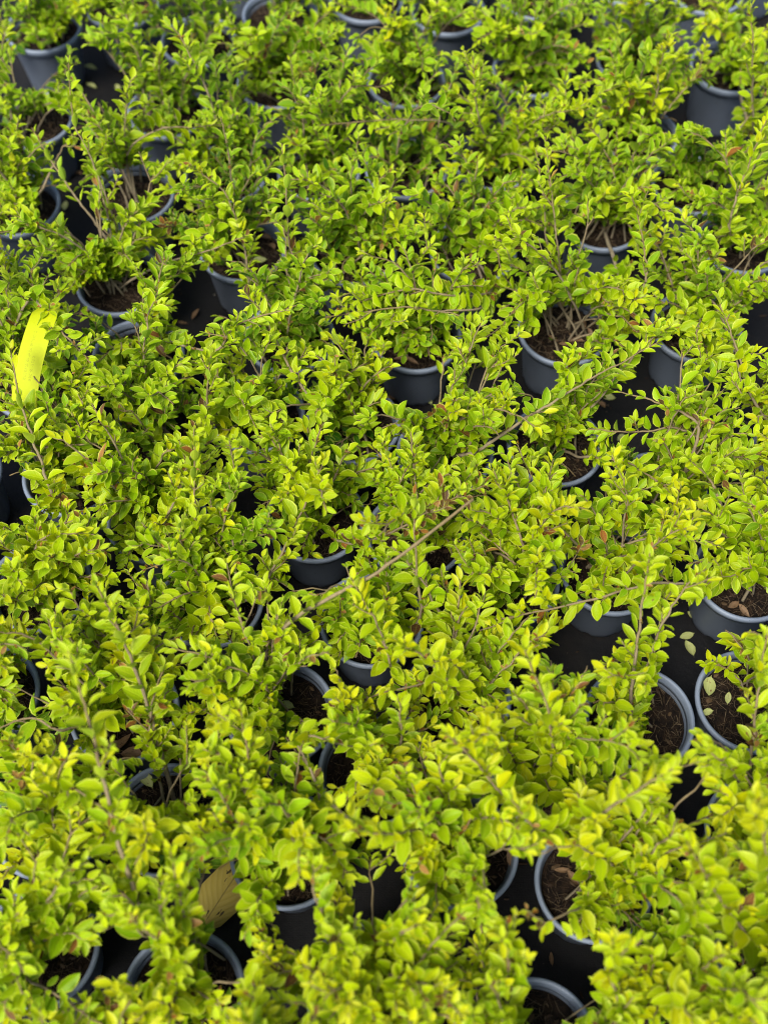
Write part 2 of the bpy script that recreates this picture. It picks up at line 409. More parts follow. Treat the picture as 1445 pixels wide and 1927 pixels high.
# ------------------------------------------------------------------ leaf shapes
def leaf_shape(width, fold, recurve, edge, twist, skew, cols=5):
    rows, prof = ([0.0, 0.07, 0.24, 0.48, 0.72, 0.90, 1.0], [0.03, 0.06, 0.68, 1.0, 0.83, 0.44, 0.02]) if cols == 5 else ([0.0, 0.08, 0.34, 0.68, 1.0], [0.03, 0.08, 0.88, 0.88, 0.02])
    V, UV = [], []
    for v, p in zip(rows, prof):
        hw = 0.5 * width * p
        zc = recurve * (v - 0.1) ** 2 if v > 0.1 else 0.0
        for c in ((-1.0, -0.62, 0.0, 0.62, 1.0) if cols == 5 else (-1.0, 0.0, 1.0)):
            x = hw * c
            z = zc + fold * abs(x) + edge * (abs(c) > 0.9) * hw + 0.035 * math.sin(v * 9 + c * 2) * p * width * abs(c)
            tw = twist * (v - 0.3)
            V.append((x * math.cos(tw) + skew * v * v, v, z + x * math.sin(tw))); UV.append((0.5 + 0.5 * c, v))
    F = []
    for i in range(len(rows) - 1):
        for j in range(cols - 1):
            a = i * cols + j; F.append((a, a + 1, a + cols + 1, a + cols))
    return np.array(V), np.array(UV), np.array(F)
SHAPE_ARGS = (
    (0.50, 0.30, -0.10, 0.10, 0.0, 0.00), (0.56, 0.45, -0.16, 0.05, 0.15, 0.03), (0.46, 0.25, 0.06, 0.16, -0.2, -0.03),
    (0.60, 0.38, -0.22, 0.12, 0.25, 0.05), (0.52, 0.60, -0.05, 0.0, -0.1, -0.05), (0.43, 0.35, 0.14, 0.12, 0.3, 0.04),
    (0.58, 0.20, -0.30, 0.22, -0.3, 0.0), (0.50, 0.50, 0.20, 0.08, 0.1, -0.04), (0.63, 0.32, -0.12, 0.18, 0.0, 0.02), (0.48, 0.70, -0.18, 0.0, 0.2, 0.06))
SHAPE_ARGS = [(a[0] * 0.87, *a[1:]) for a in SHAPE_ARGS]
SHAPES = [leaf_shape(*a) for a in SHAPE_ARGS]; COARSE = [leaf_shape(*a, cols=3) for a in SHAPE_ARGS]
NSH = len(SHAPES)
ME_LEAF = [mesh_np('leaf', V, F, M_LEAF, uv=UV) for V, UV, F in SHAPES]

# ------------------------------------------------------------------ growth
class Plant:
    def __init__(s, key):
        s.key = key; s.base = POS[key]; s.branches = []; s.bias = random.gauss(0, 0.05)
PL = {k: Plant(k) for k in keys}
# leaves of the whole bed, one row each
LP, LB, LS, LV, LC, LOWN = [], [], [], [], [], []     # position, basis (x,y,z rows), size, shape, rgba, (plant key, branch index)

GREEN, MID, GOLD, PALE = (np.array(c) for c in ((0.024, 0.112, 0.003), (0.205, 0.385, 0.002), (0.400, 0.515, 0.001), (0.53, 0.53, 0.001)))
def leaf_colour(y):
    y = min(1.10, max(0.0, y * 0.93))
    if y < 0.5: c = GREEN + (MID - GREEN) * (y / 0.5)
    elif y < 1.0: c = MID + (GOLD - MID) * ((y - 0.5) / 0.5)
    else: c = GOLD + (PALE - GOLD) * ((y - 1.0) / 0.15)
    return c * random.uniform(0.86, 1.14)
BROWN = [np.array(c) for c in ((0.24, 0.085, 0.02), (0.16, 0.065, 0.022), (0.34, 0.17, 0.05), (0.10, 0.045, 0.02))]

def frame_of(t):
    ref = Vector((0, 0, 1)) if abs(t.z) < 0.92 else Vector((1, 0, 0))
    u = t.cross(ref).normalized(); return u, u.cross(t).normalized()

def add_leaf(buf, p, d, up, size, y, brown=False):
    d = d.normalized(); n = up - d * up.dot(d)
    if n.length < 1e-4: n = d.orthogonal()
    n.normalize(); x = d.cross(n).normalized()
    roll = random.gauss(0, 0.22)
    x2 = x * math.cos(roll) + n * math.sin(roll); n2 = x2.cross(d)
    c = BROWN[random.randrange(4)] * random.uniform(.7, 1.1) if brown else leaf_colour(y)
    buf.append((tuple(p), (tuple(x2), tuple(d), tuple(n2)), size, random.uniform(0.88, 1.12), random.randrange(NSH), (*c, random.random())))

UP = Vector((0, 0, 1))
def pairs(buf, tubes, pts, s0, inter, size, ybase, ytip, p_spur, spread, brown_p, level, tip_tight=True, s1=1.0, face=None):
    """opposite pairs of leaves along a stem"""
    seg = [(pts[i + 1] - pts[i]).length for i in range(len(pts) - 1)]
    total = sum(seg); s = s0 * total; phi = random.random() * 6.28; k = 0; prev = None
    cum = [0]
    for q in seg: cum.append(cum[-1] + q)
    while s < total * s1 + 1e-6:
        i = 0
        while i < len(seg) - 1 and cum[i + 1] < s: i += 1
        f = min(1.0, (s - cum[i]) / max(seg[i], 1e-6))
        p = pts[i].lerp(pts[i + 1], f); t = (pts[i + 1] - pts[i]).normalized()
        rel = s / total
        near_tip = max(0.0, (rel - 0.80) / 0.20) if tip_tight else 0.0
        u, v = frame_of(t)
        flat = abs(t.z) < 0.55                     # shoots that lie over twist their leaves into two rows
        a0 = (random.gauss(0, 0.30) + (1.57 if random.random() < 0.3 else 0.0) if flat and face is None else phi + 1.5708 * k + random.gauss(0, 0.2))
        if face is not None: a0 = face + random.gauss(0, 0.25)
        prof = (0.72 + 0.28 * min(1, rel * 4)) * (1 - 0.50 * near_tip)
        yy = ybase + (ytip - ybase) * rel
        for sgn in (1, -1):
            if random.random() < 0.06 and near_tip < 0.3: continue
            side = (u * math.cos(a0) + v * math.sin(a0)) * sgn
            ang = R(random.gauss(spread - 26 * near_tip, 11))
            d = t * math.cos(ang) + side * math.sin(ang) + UP * (0.22 + random.gauss(0, 0.1))
            sz = 1.13 * size * prof * random.uniform(0.80, 1.18)
            add_leaf(buf, p + side * 0.0012, d, t * 0.55 + UP * 0.75 + Vector((random.gauss(0, .15), random.gauss(0, .15), 0)), sz, yy + random.gauss(0, 0.11), random.random() < brown_p)
            if level == 0 and random.random() < p_spur and near_tip < 0.8:
                sd_ = (t * random.uniform(0.5, 1.1) + side * 0.8 + UP * random.uniform(0.2, 0.8)).normalized()
                ln = random.choice((0.010, 0.014, 0.018, 0.025, 0.036, 0.05))
                q1 = p + sd_ * ln * 0.5; q2 = q1 + (sd_ + UP * 0.4).normalized() * ln * 0.5
                sp = [p, q1, q2]; tubes.append((sp, 0.0011, 0.0006))
                dead = random.random() < brown_p * 1.6
                pairs(buf, tubes, sp, 0.25, 0.0042 + ln * 0.06, random.uniform(0.0115, 0.0185), yy + 0.02, yy + 0.18, 0, 62, 0.75 if dead else brown_p, 1)
        if level == 0 and random.random() < 0.13:      # brown bud scales and shrivelled leaflets at the node
            for _ in range(random.choice((1, 2, 2, 3))):
                w_ = Vector((random.gauss(0, 1), random.gauss(0, 1), random.gauss(0.4, 1)))
                add_leaf(buf, p, w_ + t * 0.5, UP, random.uniform(0.006, 0.011), 0, True)
        k += 1
        s += inter * (1 - 0.55 * near_tip) * random.uniform(0.85, 1.15)

def bez(p0, p1, p2, n):
    return [p0 * (1 - t) ** 2 + p1 * 2 * t * (1 - t) + p2 * t * t for t in (i / n for i in range(n + 1))]
def wiggle(pts, amp):
    out = [pts[0]]; off = Vector((0, 0, 0))
    for p in pts[1:]:
        off = off * 0.7 + Vector((random.gauss(0, amp), random.gauss(0, amp), random.gauss(0, amp * 0.6))); out.append(p + off)
    return out

# regions of the photo where soil, pot or ground shows: growth there would hide what is seen
GAPS = [(1262,1340,45,85),(1372,1320,62,95),(1268,1205,58,65),(1385,1150,70,48),(1150,1178,75,38),(1292,1490,35,60),(1085,1225,55,35),(1045,1665,48,85),
 (945,1640,42,60),(1060,1808,75,38),(1030,1890,100,50),(715,1690,50,50),(560,1735,40,60),(412,1690,48,62),(425,1805,48,60),(262,1800,38,60),(125,1830,62,48),
 (215,1790,28,50),(300,1480,58,45),(232,1400,52,36),(575,1305,52,52),(690,1262,60,36),(620,1440,58,36),(600,1085,62,34),(640,1015,48,45),(18,925,40,55),
 (1098,880,38,48),(1010,700,42,58),(1185,785,72,62),(1070,605,62,40),(1238,690,48,42),(1425,620,28,60),(788,728,62,46),(435,555,60,38),(368,575,38,55),
 (480,470,52,38),(210,555,60,32),(235,620,42,18),(240,345,50,36),(152,420,28,50),(92,380,24,45),(95,235,45,32),(188,140,45,50),(135,305,24,40),(62,135,50,38),
 (1345,205,55,42),(1130,440,58,28),(1150,492,45,28),(1400,492,45,22),(1262,225,24,28),(690,45,40,22),(850,78,44,24),(480,30,26,22),(300,275,22,22),
 (482,690,25,22),(60,668,34,62),(125,655,28,30),(900,715,30,24),(730,790,25,16),(560,770,26,18),(20,880,22,20),(1175,1010,22,18),(485,1155,24,30),(555,1160,20,30),
 (500,190,30,16),(1360,215,60,30),(60,1300,24,40),(330,1180,24,22),(820,1050,26,22),(1330,1230,20,30),(1430,30,18,24),(460,945,22,22),(150,690,20,22),(360,700,22,20)]
GA = np.array([q for q in GAPS if q[:2] not in ((125,655),(20,880),(150,690),(360,700),(330,1180),(60,668))], float); GA[:, 2:] *= 0.97
def gap_share(P):
    if len(P) == 0: return np.zeros(0, bool)
    x, y, _ = project(P)
    q = ((x[:, None] - GA[None, :, 0]) / GA[None, :, 2]) ** 2 + ((y[:, None] - GA[None, :, 1]) / GA[None, :, 3]) ** 2
    return (q < 1).any(1)

STEM = []                                       # stems that the photo shows in the open: (px, py, depth) samples
def hides(mids):
    x, y, d = project(mids)
    bad = (((x - 57) / 30) ** 2 + ((y - 668) / 62) ** 2 < 1) & (mids[:, 2] > 0.26)      # the tag hangs in the open
    if STEM:
        st = np.concatenate(STEM)
        for a in range(0, len(mids), 400):
            q = ((x[a:a + 400, None] - st[None, :, 0]) ** 2 + (y[a:a + 400, None] - st[None, :, 1]) ** 2 < 15 ** 2) & (d[a:a + 400, None] < st[None, :, 2] + 0.004)
            bad[a:a + 400] |= q.any(1)
    return bad
def commit(key, pts, r0, r1, buf, tubes, hero=False):
    mids = np.array([np.array(b[0]) + np.array(b[1][1]) * b[2] * 0.6 for b in buf]) if buf else np.zeros((0, 3))
    g = gap_share(mids)
    if not hero and len(g) and g.mean() > 0.26: return False
    lo = np.array([(m[2] < 0.012) or (m[2] < 0.128 and (m[2] > SOIL_Z - 0.004) is False and False) for m in mids]) if len(mids) else g
    if not hero: keep = ~g & ~lo & ~hides(mids) if len(mids) else ~g
    else: keep = ~lo & ~((project(mids)[0] < 85) & (np.abs(project(mids)[1] - 672) < 48) & (np.abs(project(mids)[0] - 57) < 26) & (mids[:, 2] > 0.26))
    if not hero and len(keep) and keep.mean() < 0.66: return False
    bi = len(PL[key].branches)
    if not hero and tubes:                         # side twigs go with their leaves
        te = np.array([tuple(t[0][-1]) for t in tubes]); ok = ~(gap_share(te) | hides(te)); tubes = [t for t, q in zip(tubes, ok) if q]
    PL[key].branches.append([(pts, r0, r1)] + tubes)
    for b, kp in zip(buf, keep):
        if not kp: continue
        LP.append(b[0]); LB.append(b[1]); LS.append((b[2] * b[3], b[2])); LV.append(b[4]); LC.append(b[5]); LOWN.append((key, bi))
    return True

def root_of(key, jit=0.020):
    b = POS[key]
    return Vector((b.x + random.gauss(0, jit), b.y + random.gauss(0, jit), SOIL_Z - 0.004))

def grow_to(key, tip, leafy=0.18, yb=0.25, yt=0.85, thick=0.0021, size=0.026, spur=0.30, arch=0.6, brown=0.012):
    """a shoot that leaves the soil of its pot steeply and arches over to its tip"""
    r0 = root_of(key); hz = (tip - r0)
    flat = Vector((hz.x, hz.y, 0)).length
    ctrl = Vector((r0.x + hz.x * (1 - arch) , r0.y + hz.y * (1 - arch), max(tip.z, r0.z) + 0.25 * flat * arch))
    L = hz.length; n = max(6, int(L / 0.018))
    pts = wiggle(bez(r0, ctrl, tip, n), 0.0016)
    sb = random.gauss(-0.05, 0.13); yb += sb; yt += sb
    buf, tubes = [], []
    pairs(buf, tubes, pts, leafy, random.uniform(0.0120, 0.0165), size * random.uniform(0.88, 1.1), yb + PL[key].bias, yt + PL[key].bias, spur, 58, brown, 0)
    return commit(key, pts, thick * (0.7 + L), 0.0007, buf, tubes)

# ---- shoots that can be followed in the photo: pot, [(px, py, height)...], first leafy share, size, colour base/tip, thickness, options
HEROES = [
 ('A', [(1178,1440,.125),(1190,1270,.24),(1205,1150,.31),(1222,1045,.37)], .05, .027, .75, .95, .0030, 'pairs'),
 ('A', [(1215,1345,.11),(1235,1200,.27),(1275,1125,.31),(1330,1065,.33)], .35, .023, .6, .95, .0020, ''),
 ('ZZ', [(1425,1545,.11),(1412,1440,.22),(1425,1320,.30),(1442,1190,.37)], .15, .028, .8, 1.0, .0028, 'pairs'),
 ('C', [(1400,1085,.11),(1330,1095,.21),(1225,1100,.25),(1090,1132,.26),(960,1160,.25),(880,1175,.24)], .18, .026, .6, .95, .0024, 'rows'),
 ('E', [(528,1335,.11),(500,1235,.22),(560,1160,.30),(710,1075,.36),(890,940,.40)], .22, .027, .8, .95, .0032, 'stub'),
 ('K', [(604,975,.11),(640,1020,.22),(720,1010,.30),(820,955,.33),(915,905,.34)], .25, .020, .6, .8, .0020, 'brown'),
 ('F', [(735,1185,.11),(790,1165,.22),(783,1060,.31),(778,930,.37)], .15, .027, .75, .9, .0026, 'pairs'),
 ('F', [(700,1190,.11),(735,1255,.24),(705,1170,.32),(660,1085,.36)], .35, .025, .8, 1.05, .0020, ''),
 ('H', [(335,1525,.11),(305,1420,.19),(262,1285,.29),(225,1185,.34),(178,1095,.38)], .22, .029, .65, .95, .0034, 'pairs'),
 ('H', [(315,1540,.11),(290,1420,.20),(285,1330,.26),(310,1250,.30)], .30, .026, .7, .95, .0020, ''),
 ('XX', [(335,1865,.11),(270,1720,.24),(225,1590,.33),(195,1465,.38),(165,1350,.42),(130,1225,.45)], .20, .028, .7, 1.0, .0036, 'pairs'),
 ('XX', [(350,1860,.11),(345,1760,.24),(340,1680,.33),(322,1600,.38)], .2, .027, .8, 1.05, .0022, ''),
 ('d', [(80,1545,.11),(60,1480,.22),(120,1475,.31),(230,1545,.36)], .3, .028, .7, .95, .0024, ''),
 ('j', [(70,715,.11),(25,650,.22),(55,565,.30),(92,592,.314),(130,635,.325),(175,690,.33)], .25, .024, .5, .85, .0028, ''),
 ('QQ', [(135,890,.11),(105,935,.22),(70,850,.29),(40,760,.33),(22,660,.36)], .3, .028, .85, 1.1, .0028, 'pairs'),
 ('QQ', [(140,885,.11),(60,850,.19),(130,838,.24),(235,830,.26)], .3, .026, .5, .8, .0022, 'rows'),
 ('m', [(1238,930,.11),(1290,880,.20),(1312,800,.26),(1250,762,.28),(1160,735,.28)], .38, .022, .5, .8, .0034, 'bare'),
 ('m', [(1235,935,.11),(1310,850,.20),(1285,808,.23),(1200,812,.24),(1105,808,.24)], .40, .024, .6, .8, .0022, 'rows'),
 ('SS', [(803,850,.11),(890,850,.20),(985,790,.27),(1075,735,.30),(1150,690,.31),(1250,640,.32)], .25, .026, .5, .85, .0030, 'sparse'),
 ('O', [(1310,612,.11),(1330,560,.20),(1380,650,.27),(1395,740,.31),(1375,700,.33)], .4, .023, .7, .9, .0024, ''),
 ('NN', [(890,470,.11),(925,545,.20),(850,555,.25),(760,545,.26),(640,580,.25)], .25, .025, .55, .8, .0022, 'rows'),
 ('NN', [(890,470,.11),(915,570,.20),(840,585,.24),(760,578,.25),(615,598,.24)], .3, .025, .6, .85, .0020, 'rows'),
 ('LL', [(1133,410,.11),(1180,560,.20),(1200,560,.24),(1215,520,.28),(1212,470,.31),(1190,360,.36)], .3, .026, .5, .8, .0034, ''),
 ('LL', [(1110,420,.11),(1062,520,.16),(1050,470,.24),(1040,380,.31),(1028,260,.37)], .25, .022, .6, .85, .0022, 'sparse'),
 ('LL', [(1100,405,.11),(1040,470,.18),(1022,380,.27),(1008,280,.34)], .45, .018, .6, .8, .0020, 'bare'),
 ('MM', [(1400,446,.11),(1372,440,.22),(1385,370,.29),(1412,300,.33),(1440,225,.37)], .25, .025, .65, .95, .0024, ''),
 ('JJ', [(1385,135,.11),(1412,250,.17),(1416,170,.28),(1414,90,.36),(1412,10,.42)], .22, .025, .7, .95, .0028, 'pairs'),
 ('II', [(1205,255,.11),(1240,225,.20),(1275,180,.24),(1325,130,.28)], .6, .018, .7, .9, .0028, ''),
 ('II', [(1195,250,.11),(1232,190,.24),(1240,130,.30),(1262,65,.36)], .25, .026, .8, 1.15, .0020, ''),
 ('X', [(240,370,.11),(225,440,.16),(200,370,.24),(165,280,.31),(138,225,.34),(132,120,.40)], .18, .024, .65, .85, .0018, 'sparse'),
 ('X', [(255,365,.11),(240,290,.21),(300,245,.26),(350,240,.27),(420,235,.27)], .25, .028, .6, 1.0, .0020, 'rows'),
 ('Y', [(40,385,.11),(78,360,.18),(100,310,.22),(120,275,.24),(150,250,.26)], .85, .014, .6, .8, .0030, 'bare'),
 ('V', [(227,527,.11),(195,440,.17),(150,380,.22),(95,300,.25),(60,240,.27)], .5, .022, .5, .8, .0026, 'sparse'),
 ('W', [(260,667,.11),(300,640,.22),(400,660,.28),(450,610,.31),(560,575,.34)], .3, .023, .5, .8, .0026, ''),
 ('V', [(215,540,.11),(300,500,.22),(400,470,.26),(470,440,.28)], .4, .02, .5, .8, .0022, ''),
 ('U', [(457,466,.11),(470,540,.17),(455,440,.24),(420,360,.30),(350,310,.33)], .25, .024, .6, .9, .0022, ''),
 ('T', [(665,472,.11),(560,470,.18),(545,470,.22),(540,370,.30),(530,270,.34)], .3, .024, .65, .9, .0016, 'sparse'),
 ('q', [(930,300,.11),(910,260,.22),(895,190,.30),(890,105,.36)], .2, .019, .6, .85, .0022, ''),
 ('HH', [(1000,130,.11),(980,260,.16),(975,220,.24),(990,160,.30)], .4, .022, .6, .9, .0024, ''),
 ('q', [(930,300,.11),(1010,255,.22),(1080,200,.27),(1165,160,.31)], .25, .022, .6, .9, .0024, ''),
 ('p', [(765,315,.11),(850,240,.20),(760,225,.24),(600,235,.25)], .25, .022, .5, .8, .0020, 'rows'),
 ('k', [(650,800,.11),(600,770,.20),(545,690,.26),(500,600,.30),(475,545,.33)], .3, .022, .55, 1.0, .0030, ''),
 ('PP', [(490,778,.11),(400,800,.20),(390,740,.28),(400,660,.33)], .25, .026, .6, .9, .0024, ''),
 ('h', [(295,975,.11),(310,985,.22),(345,900,.30),(375,800,.36)], .25, .026, .75, 1.0, .0026, ''),
 ('J', [(398,1128,.11),(395,1040,.22),(370,950,.29),(365,830,.36)], .3, .026, .75, 1.0, .0026, ''),
 ('J', [(400,1130,.11),(480,1120,.20),(560,980,.29),(610,860,.35)], .3, .027, .75, 1.0, .0026, ''),
 ('G', [(234,1337,.11),(120,1370,.19),(60,1350,.21),(-30,1385,.22)], .25, .027, .5, .7, .0026, 'sparse'),
 ('G', [(234,1337,.11),(150,1280,.21),(60,1200,.28),(-20,1190,.30)], .3, .028, .75, 1.0, .0024, 'rows'),
 ('TT', [(545,1596,.11),(480,1500,.22),(470,1440,.30),(450,1330,.36)], .3, .028, .8, 1.05, .0024, ''),
 ('TT', [(545,1596,.11),(600,1500,.24),(560,1390,.28),(640,1400,.30),(720,1410,.30)], .35, .028, .75, 1.0, .0020, 'rows'),
 ('a', [(850,1320,.11),(860,1300,.24),(800,1240,.33),(740,1200,.38)], .3, .028, .85, 1.05, .0022, ''),
 ('c', [(1030,1460,.11),(1040,1420,.25),(1030,1330,.34),(985,1220,.40)], .25, .029, .85, 1.08, .0024, ''),
 ('c', [(1030,1460,.11),(1100,1540,.30),(1180,1500,.38),(1270,1440,.42)], .3, .029, .85, 1.08, .0026, ''),
 ('c', [(1025,1455,.11),(960,1500,.27),(900,1440,.34),(840,1380,.38)], .3, .029, .85, 1.08, .0024, ''),
 ('UU', [(865,1598,.11),(800,1560,.26),(740,1570,.34),(660,1560,.39)], .3, .029, .85, 1.08, .0024, ''),
 ('UU', [(850,1590,.11),(860,1480,.24),(870,1420,.33),(930,1370,.40)], .3, .029, .85, 1.08, .0024, ''),
 ('WW', [(1000,1960,.11),(958,1920,.20),(955,1830,.29),(950,1730,.35)], .2, .028, .8, 1.0, .0030, ''),
 ('e', [(1250,1885,.11),(1180,1900,.24),(1150,1820,.31),(1210,1770,.36)], .25, .029, .85, 1.05, .0026, ''),
 ('f', [(1450,1800,.11),(1390,1740,.26),(1330,1650,.36),(1290,1580,.42)], .25, .030, .85, 1.08, .0026, ''),
 ('f', [(1450,1800,.11),(1450,1700,.28),(1440,1600,.38),(1420,1500,.44)], .25, .030, .85, 1.08, .0026, ''),
 ('YY', [(70,1782,.11),(40,1830,.18),(100,1870,.22),(150,1900,.24),(200,1935,.25)], .2, .026, .45, .7, .0020, 'sparse'),
 ('VV', [(1118,1660,.11),(1060,1560,.24),(1010,1560,.33),(960,1500,.38)], .3, .028, .85, 1.05, .0024, ''),
 ('B', [(1412,1318,.11),(1390,1280,.14),(1370,1262,.145),(1340,1245,.15)], .3, .021, .7, .9, .0012, 'rows'),
 ('L', [(947,1085,.11),(985,1040,.22),(960,960,.28),(930,880,.33)], .3, .026, .7, .95, .0024, ''),
 ('L', [(947,1085,.11),(930,1040,.18),(970,1060,.22),(905,1000,.24)], .5, .018, .6, .8, .0026, 'bare'),
 ('D', [(1150,1068,.11),(1080,1020,.22),(1035,960,.28),(1010,890,.32)], .3, .027, .7, .95, .0024, ''),
 ('M', [(1045,836,.11),(1100,860,.18),(1180,870,.24),(1270,930,.28)], .35, .024, .65, .9, .0024, ''),
 ('C', [(1402,1080,.11),(1360,960,.24),(1330,900,.28),(1290,860,.31)], .3, .025, .6, .85, .0028, ''),
 ('Q', [(1508,850,.11),(1420,760,.24),(1385,650,.30),(1350,560,.34)], .25, .026, .7, .9, .0026, 'pairs'),
]
def spline(P, n=10):
    out = []
    Q = [P[0] * 2 - P[1]] + P + [P[-1] * 2 - P[-2]]
    for i in range(1, len(Q) - 2):
        a, b, c, d = Q[i - 1:i + 3]
        for k in range(n):
            t = k / n
            out.append(0.5 * ((2 * b) + (c - a) * t + (2 * a - 5 * b + 4 * c - d) * t * t + (3 * b - a - 3 * c + d) * t ** 3))
    return out + [P[-1]]
for key, P, leafy, size, yb, yt, thick, opt in HEROES:
    b = POS[key]
    pts = [at(x, y, z) for x, y, z in P]
    q = pts[0]; off = Vector((q.x - b.x, q.y - b.y, 0))           # the foot stands in the soil of its own pot
    if off.length > 0.055: off = off * (0.055 / off.length)
    pts[0] = Vector((b.x + off.x, b.y + off.y, SOIL_Z - 0.004))
    pts = wiggle(spline(pts), 0.0007)
    buf, tubes = [], []
    kw = dict(p_spur=0.20, spread=58, brown_p=0.012, level=0); inter = 0.0135
    if opt == 'pairs': kw.update(p_spur=0.10); inter = 0.0165
    elif opt == 'sparse': kw.update(p_spur=0.05); inter = 0.021
    elif opt == 'rows': kw.update(p_spur=0.12, spread=66, face=1.15); inter = 0.0150
    elif opt == 'bare': kw.update(p_spur=0.15, brown_p=0.10); inter = 0.024
    elif opt == 'brown': kw.update(p_spur=0.5, brown_p=0.20)
    elif opt == 'stub': kw.update(s1=0.55, tip_tight=False)
    pairs(buf, tubes, pts, leafy, inter, size, yb, yt, **kw)
    commit(key, pts, thick * 1.0, 0.0018 if opt in ('stub',) else 0.0008, buf, tubes, hero=True)
    if opt:
        c0 = len(pts) // 4; STEM.append(np.stack(project(np.array([tuple(p) for p in pts[c0::2]])), 1))

# ---- the rest of every shrub: low green inner shoots and long golden ones
BARE_TOP = set('AB')                            # pots whose soil lies open in the photo
for k in keys:
    b = POS[k]
    off_frame = POTS[k][1] < -60 or POTS[k][1] > 2000 or POTS[k][0] < -60 or POTS[k][0] > 1500
    for i in range(1 if k in ('N', 'X', 'LL', 'C', 'V') else 4):
        a = random.random() * 6.283; rr_ = random.uniform(0.05, 0.115)
        tip = Vector((b.x + rr_ * math.cos(a), b.y + rr_ * math.sin(a), random.uniform(0.13, 0.21)))
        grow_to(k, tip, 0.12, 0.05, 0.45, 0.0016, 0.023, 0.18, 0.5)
    for i in range(2):
        a = random.random() * 6.283; rr_ = random.uniform(0.04, 0.17)
        tip = Vector((b.x + rr_ * math.cos(a), b.y + rr_ * math.sin(a), random.uniform(0.22, 0.36)))
        near = min(1.0, max(0.0, (POTS[k][1] - 200) / 1300))
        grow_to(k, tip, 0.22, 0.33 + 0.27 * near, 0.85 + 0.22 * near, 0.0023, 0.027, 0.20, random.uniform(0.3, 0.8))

# ---- close the canopy where the photo shows no ground
CELL = 15
def coverage():
    P = np.array(LP); B = np.array(LB); S = np.array(LS)
    acc = np.zeros((int(PH // CELL) + 1, int(PW // CELL) + 1))
    for u in (-0.14, 0.14):
        for v in (0.3, 0.55, 0.8):
            q = P + B[:, 0] * (u * S[:, :1]) + B[:, 1] * (v * S[:, 1:])
            x, y, _ = project(q)
            ok = (x >= 0) & (x < PW) & (y >= 0) & (y < PH)
            np.add.at(acc, ((y[ok] // CELL).astype(int), (x[ok] // CELL).astype(int)), 1)
    return acc
def blur(a):
    b = np.pad(a, 1, mode='edge'); return sum(b[i:i + a.shape[0], j:j + a.shape[1]] for i in range(3) for j in range(3)) / 9
ycell, xcell = np.mgrid[0:int(PH // CELL) + 1, 0:int(PW // CELL) + 1]
gx, gy = (xcell + .5) * CELL, (ycell + .5) * CELL
ingap = (((gx[..., None] - GA[:, 0]) / (GA[:, 2] + 10)) ** 2 + ((gy[..., None] - GA[:, 1]) / (GA[:, 3] + 10)) ** 2 < 1).any(-1)
for rnd_ in range(9):
    cov = coverage(); cov = 0.5 * cov + 0.5 * blur(cov); need = np.where(ingap, 9e9, cov)
    cand = np.argwhere(need < np.where(gy < 1000, 8.5, 5.2))
    random.shuffle(cl := cand.tolist())
    done = []
    for cy, cx in cl:
        if any(abs(cy - q[0]) < 4 and abs(cx - q[1]) < 4 for q in done): continue
        done.append((cy, cx))
        px, py = (cx + .5) * CELL + random.uniform(-8, 8), (cy + .5) * CELL - random.uniform(0, 20)
        near = min(1.0, max(0.0, (py - 200) / 1300))
        for tr in range(4):
            tip = at(px, py, random.uniform(0.17, 0.29 + 0.07 * near))
            ds = sorted(keys, key=lambda q: (POS[q].xy - tip.xy).length + random.uniform(0, 0.06))
            if (POS[ds[0]].xy - tip.xy).length < 0.26 and grow_to(ds[0], tip, 0.25, 0.22 + 0.35 * near, 0.75 + 0.3 * near, 0.0020, 0.026, 0.20, random.uniform(0.3, 0.7)): break

# ------------------------------------------------------------------ which leaves show
P = np.array(LP); B = np.array(LB); S = np.array(LS); V_ = np.array(LV); C_ = np.array(LC)
NL = len(P)
def visible():
    GW, GH = 723, 964; zb = np.full((GH, GW), 9.0)
    smp = [(u, v) for v in (0.2, 0.4, 0.6, 0.8, 0.95) for u in (-0.17, 0.0, 0.17)]
    recs = []
    for u, v in smp:
        x, y, dpt = project(P + B[:, 0] * (u * S[:, :1]) + B[:, 1] * (v * S[:, 1:]))
        recs.append(((x / 2).astype(int), (y / 2).astype(int), dpt))
    for xi, yi, dpt in recs:
        for dx in (-1, 0, 1):
            for dy in (-1, 0, 1):
                a, b = xi + dx, yi + dy; ok = (a >= 0) & (a < GW) & (b >= 0) & (b < GH)
                np.minimum.at(zb, (b[ok], a[ok]), dpt[ok])
    score = np.zeros(NL)
    for xi, yi, dpt in recs:
        ok = (xi >= 0) & (xi < GW) & (yi >= 0) & (yi < GH)
        z = np.full(NL, -1.0); z[ok] = zb[yi[ok], xi[ok]]
        score += (dpt <= z + 0.004)
    x, y, dpt = project(P + B[:, 1] * (0.5 * S[:, 1:]))
    return score / len(smp), S[:, 1] * FPX / dpt
VIS, LPX = visible()
MAX_SINGLE = 300
single = np.zeros(NL, bool)
by = {}
for i, (k, b) in enumerate(LOWN): by.setdefault(k, []).append(i)
for k, ids in by.items():
    ids = np.array(ids); ok = ids[(VIS[ids] >= 0.34) & (LPX[ids] >= 14)]
    ok = ok[np.argsort(-(VIS[ok] * LPX[ok] ** 2))][:MAX_SINGLE]
    single[ok] = True
print('LEAVES', NL, 'single', int(single.sum()), 'branches', sum(len(p.branches) for p in PL.values()))

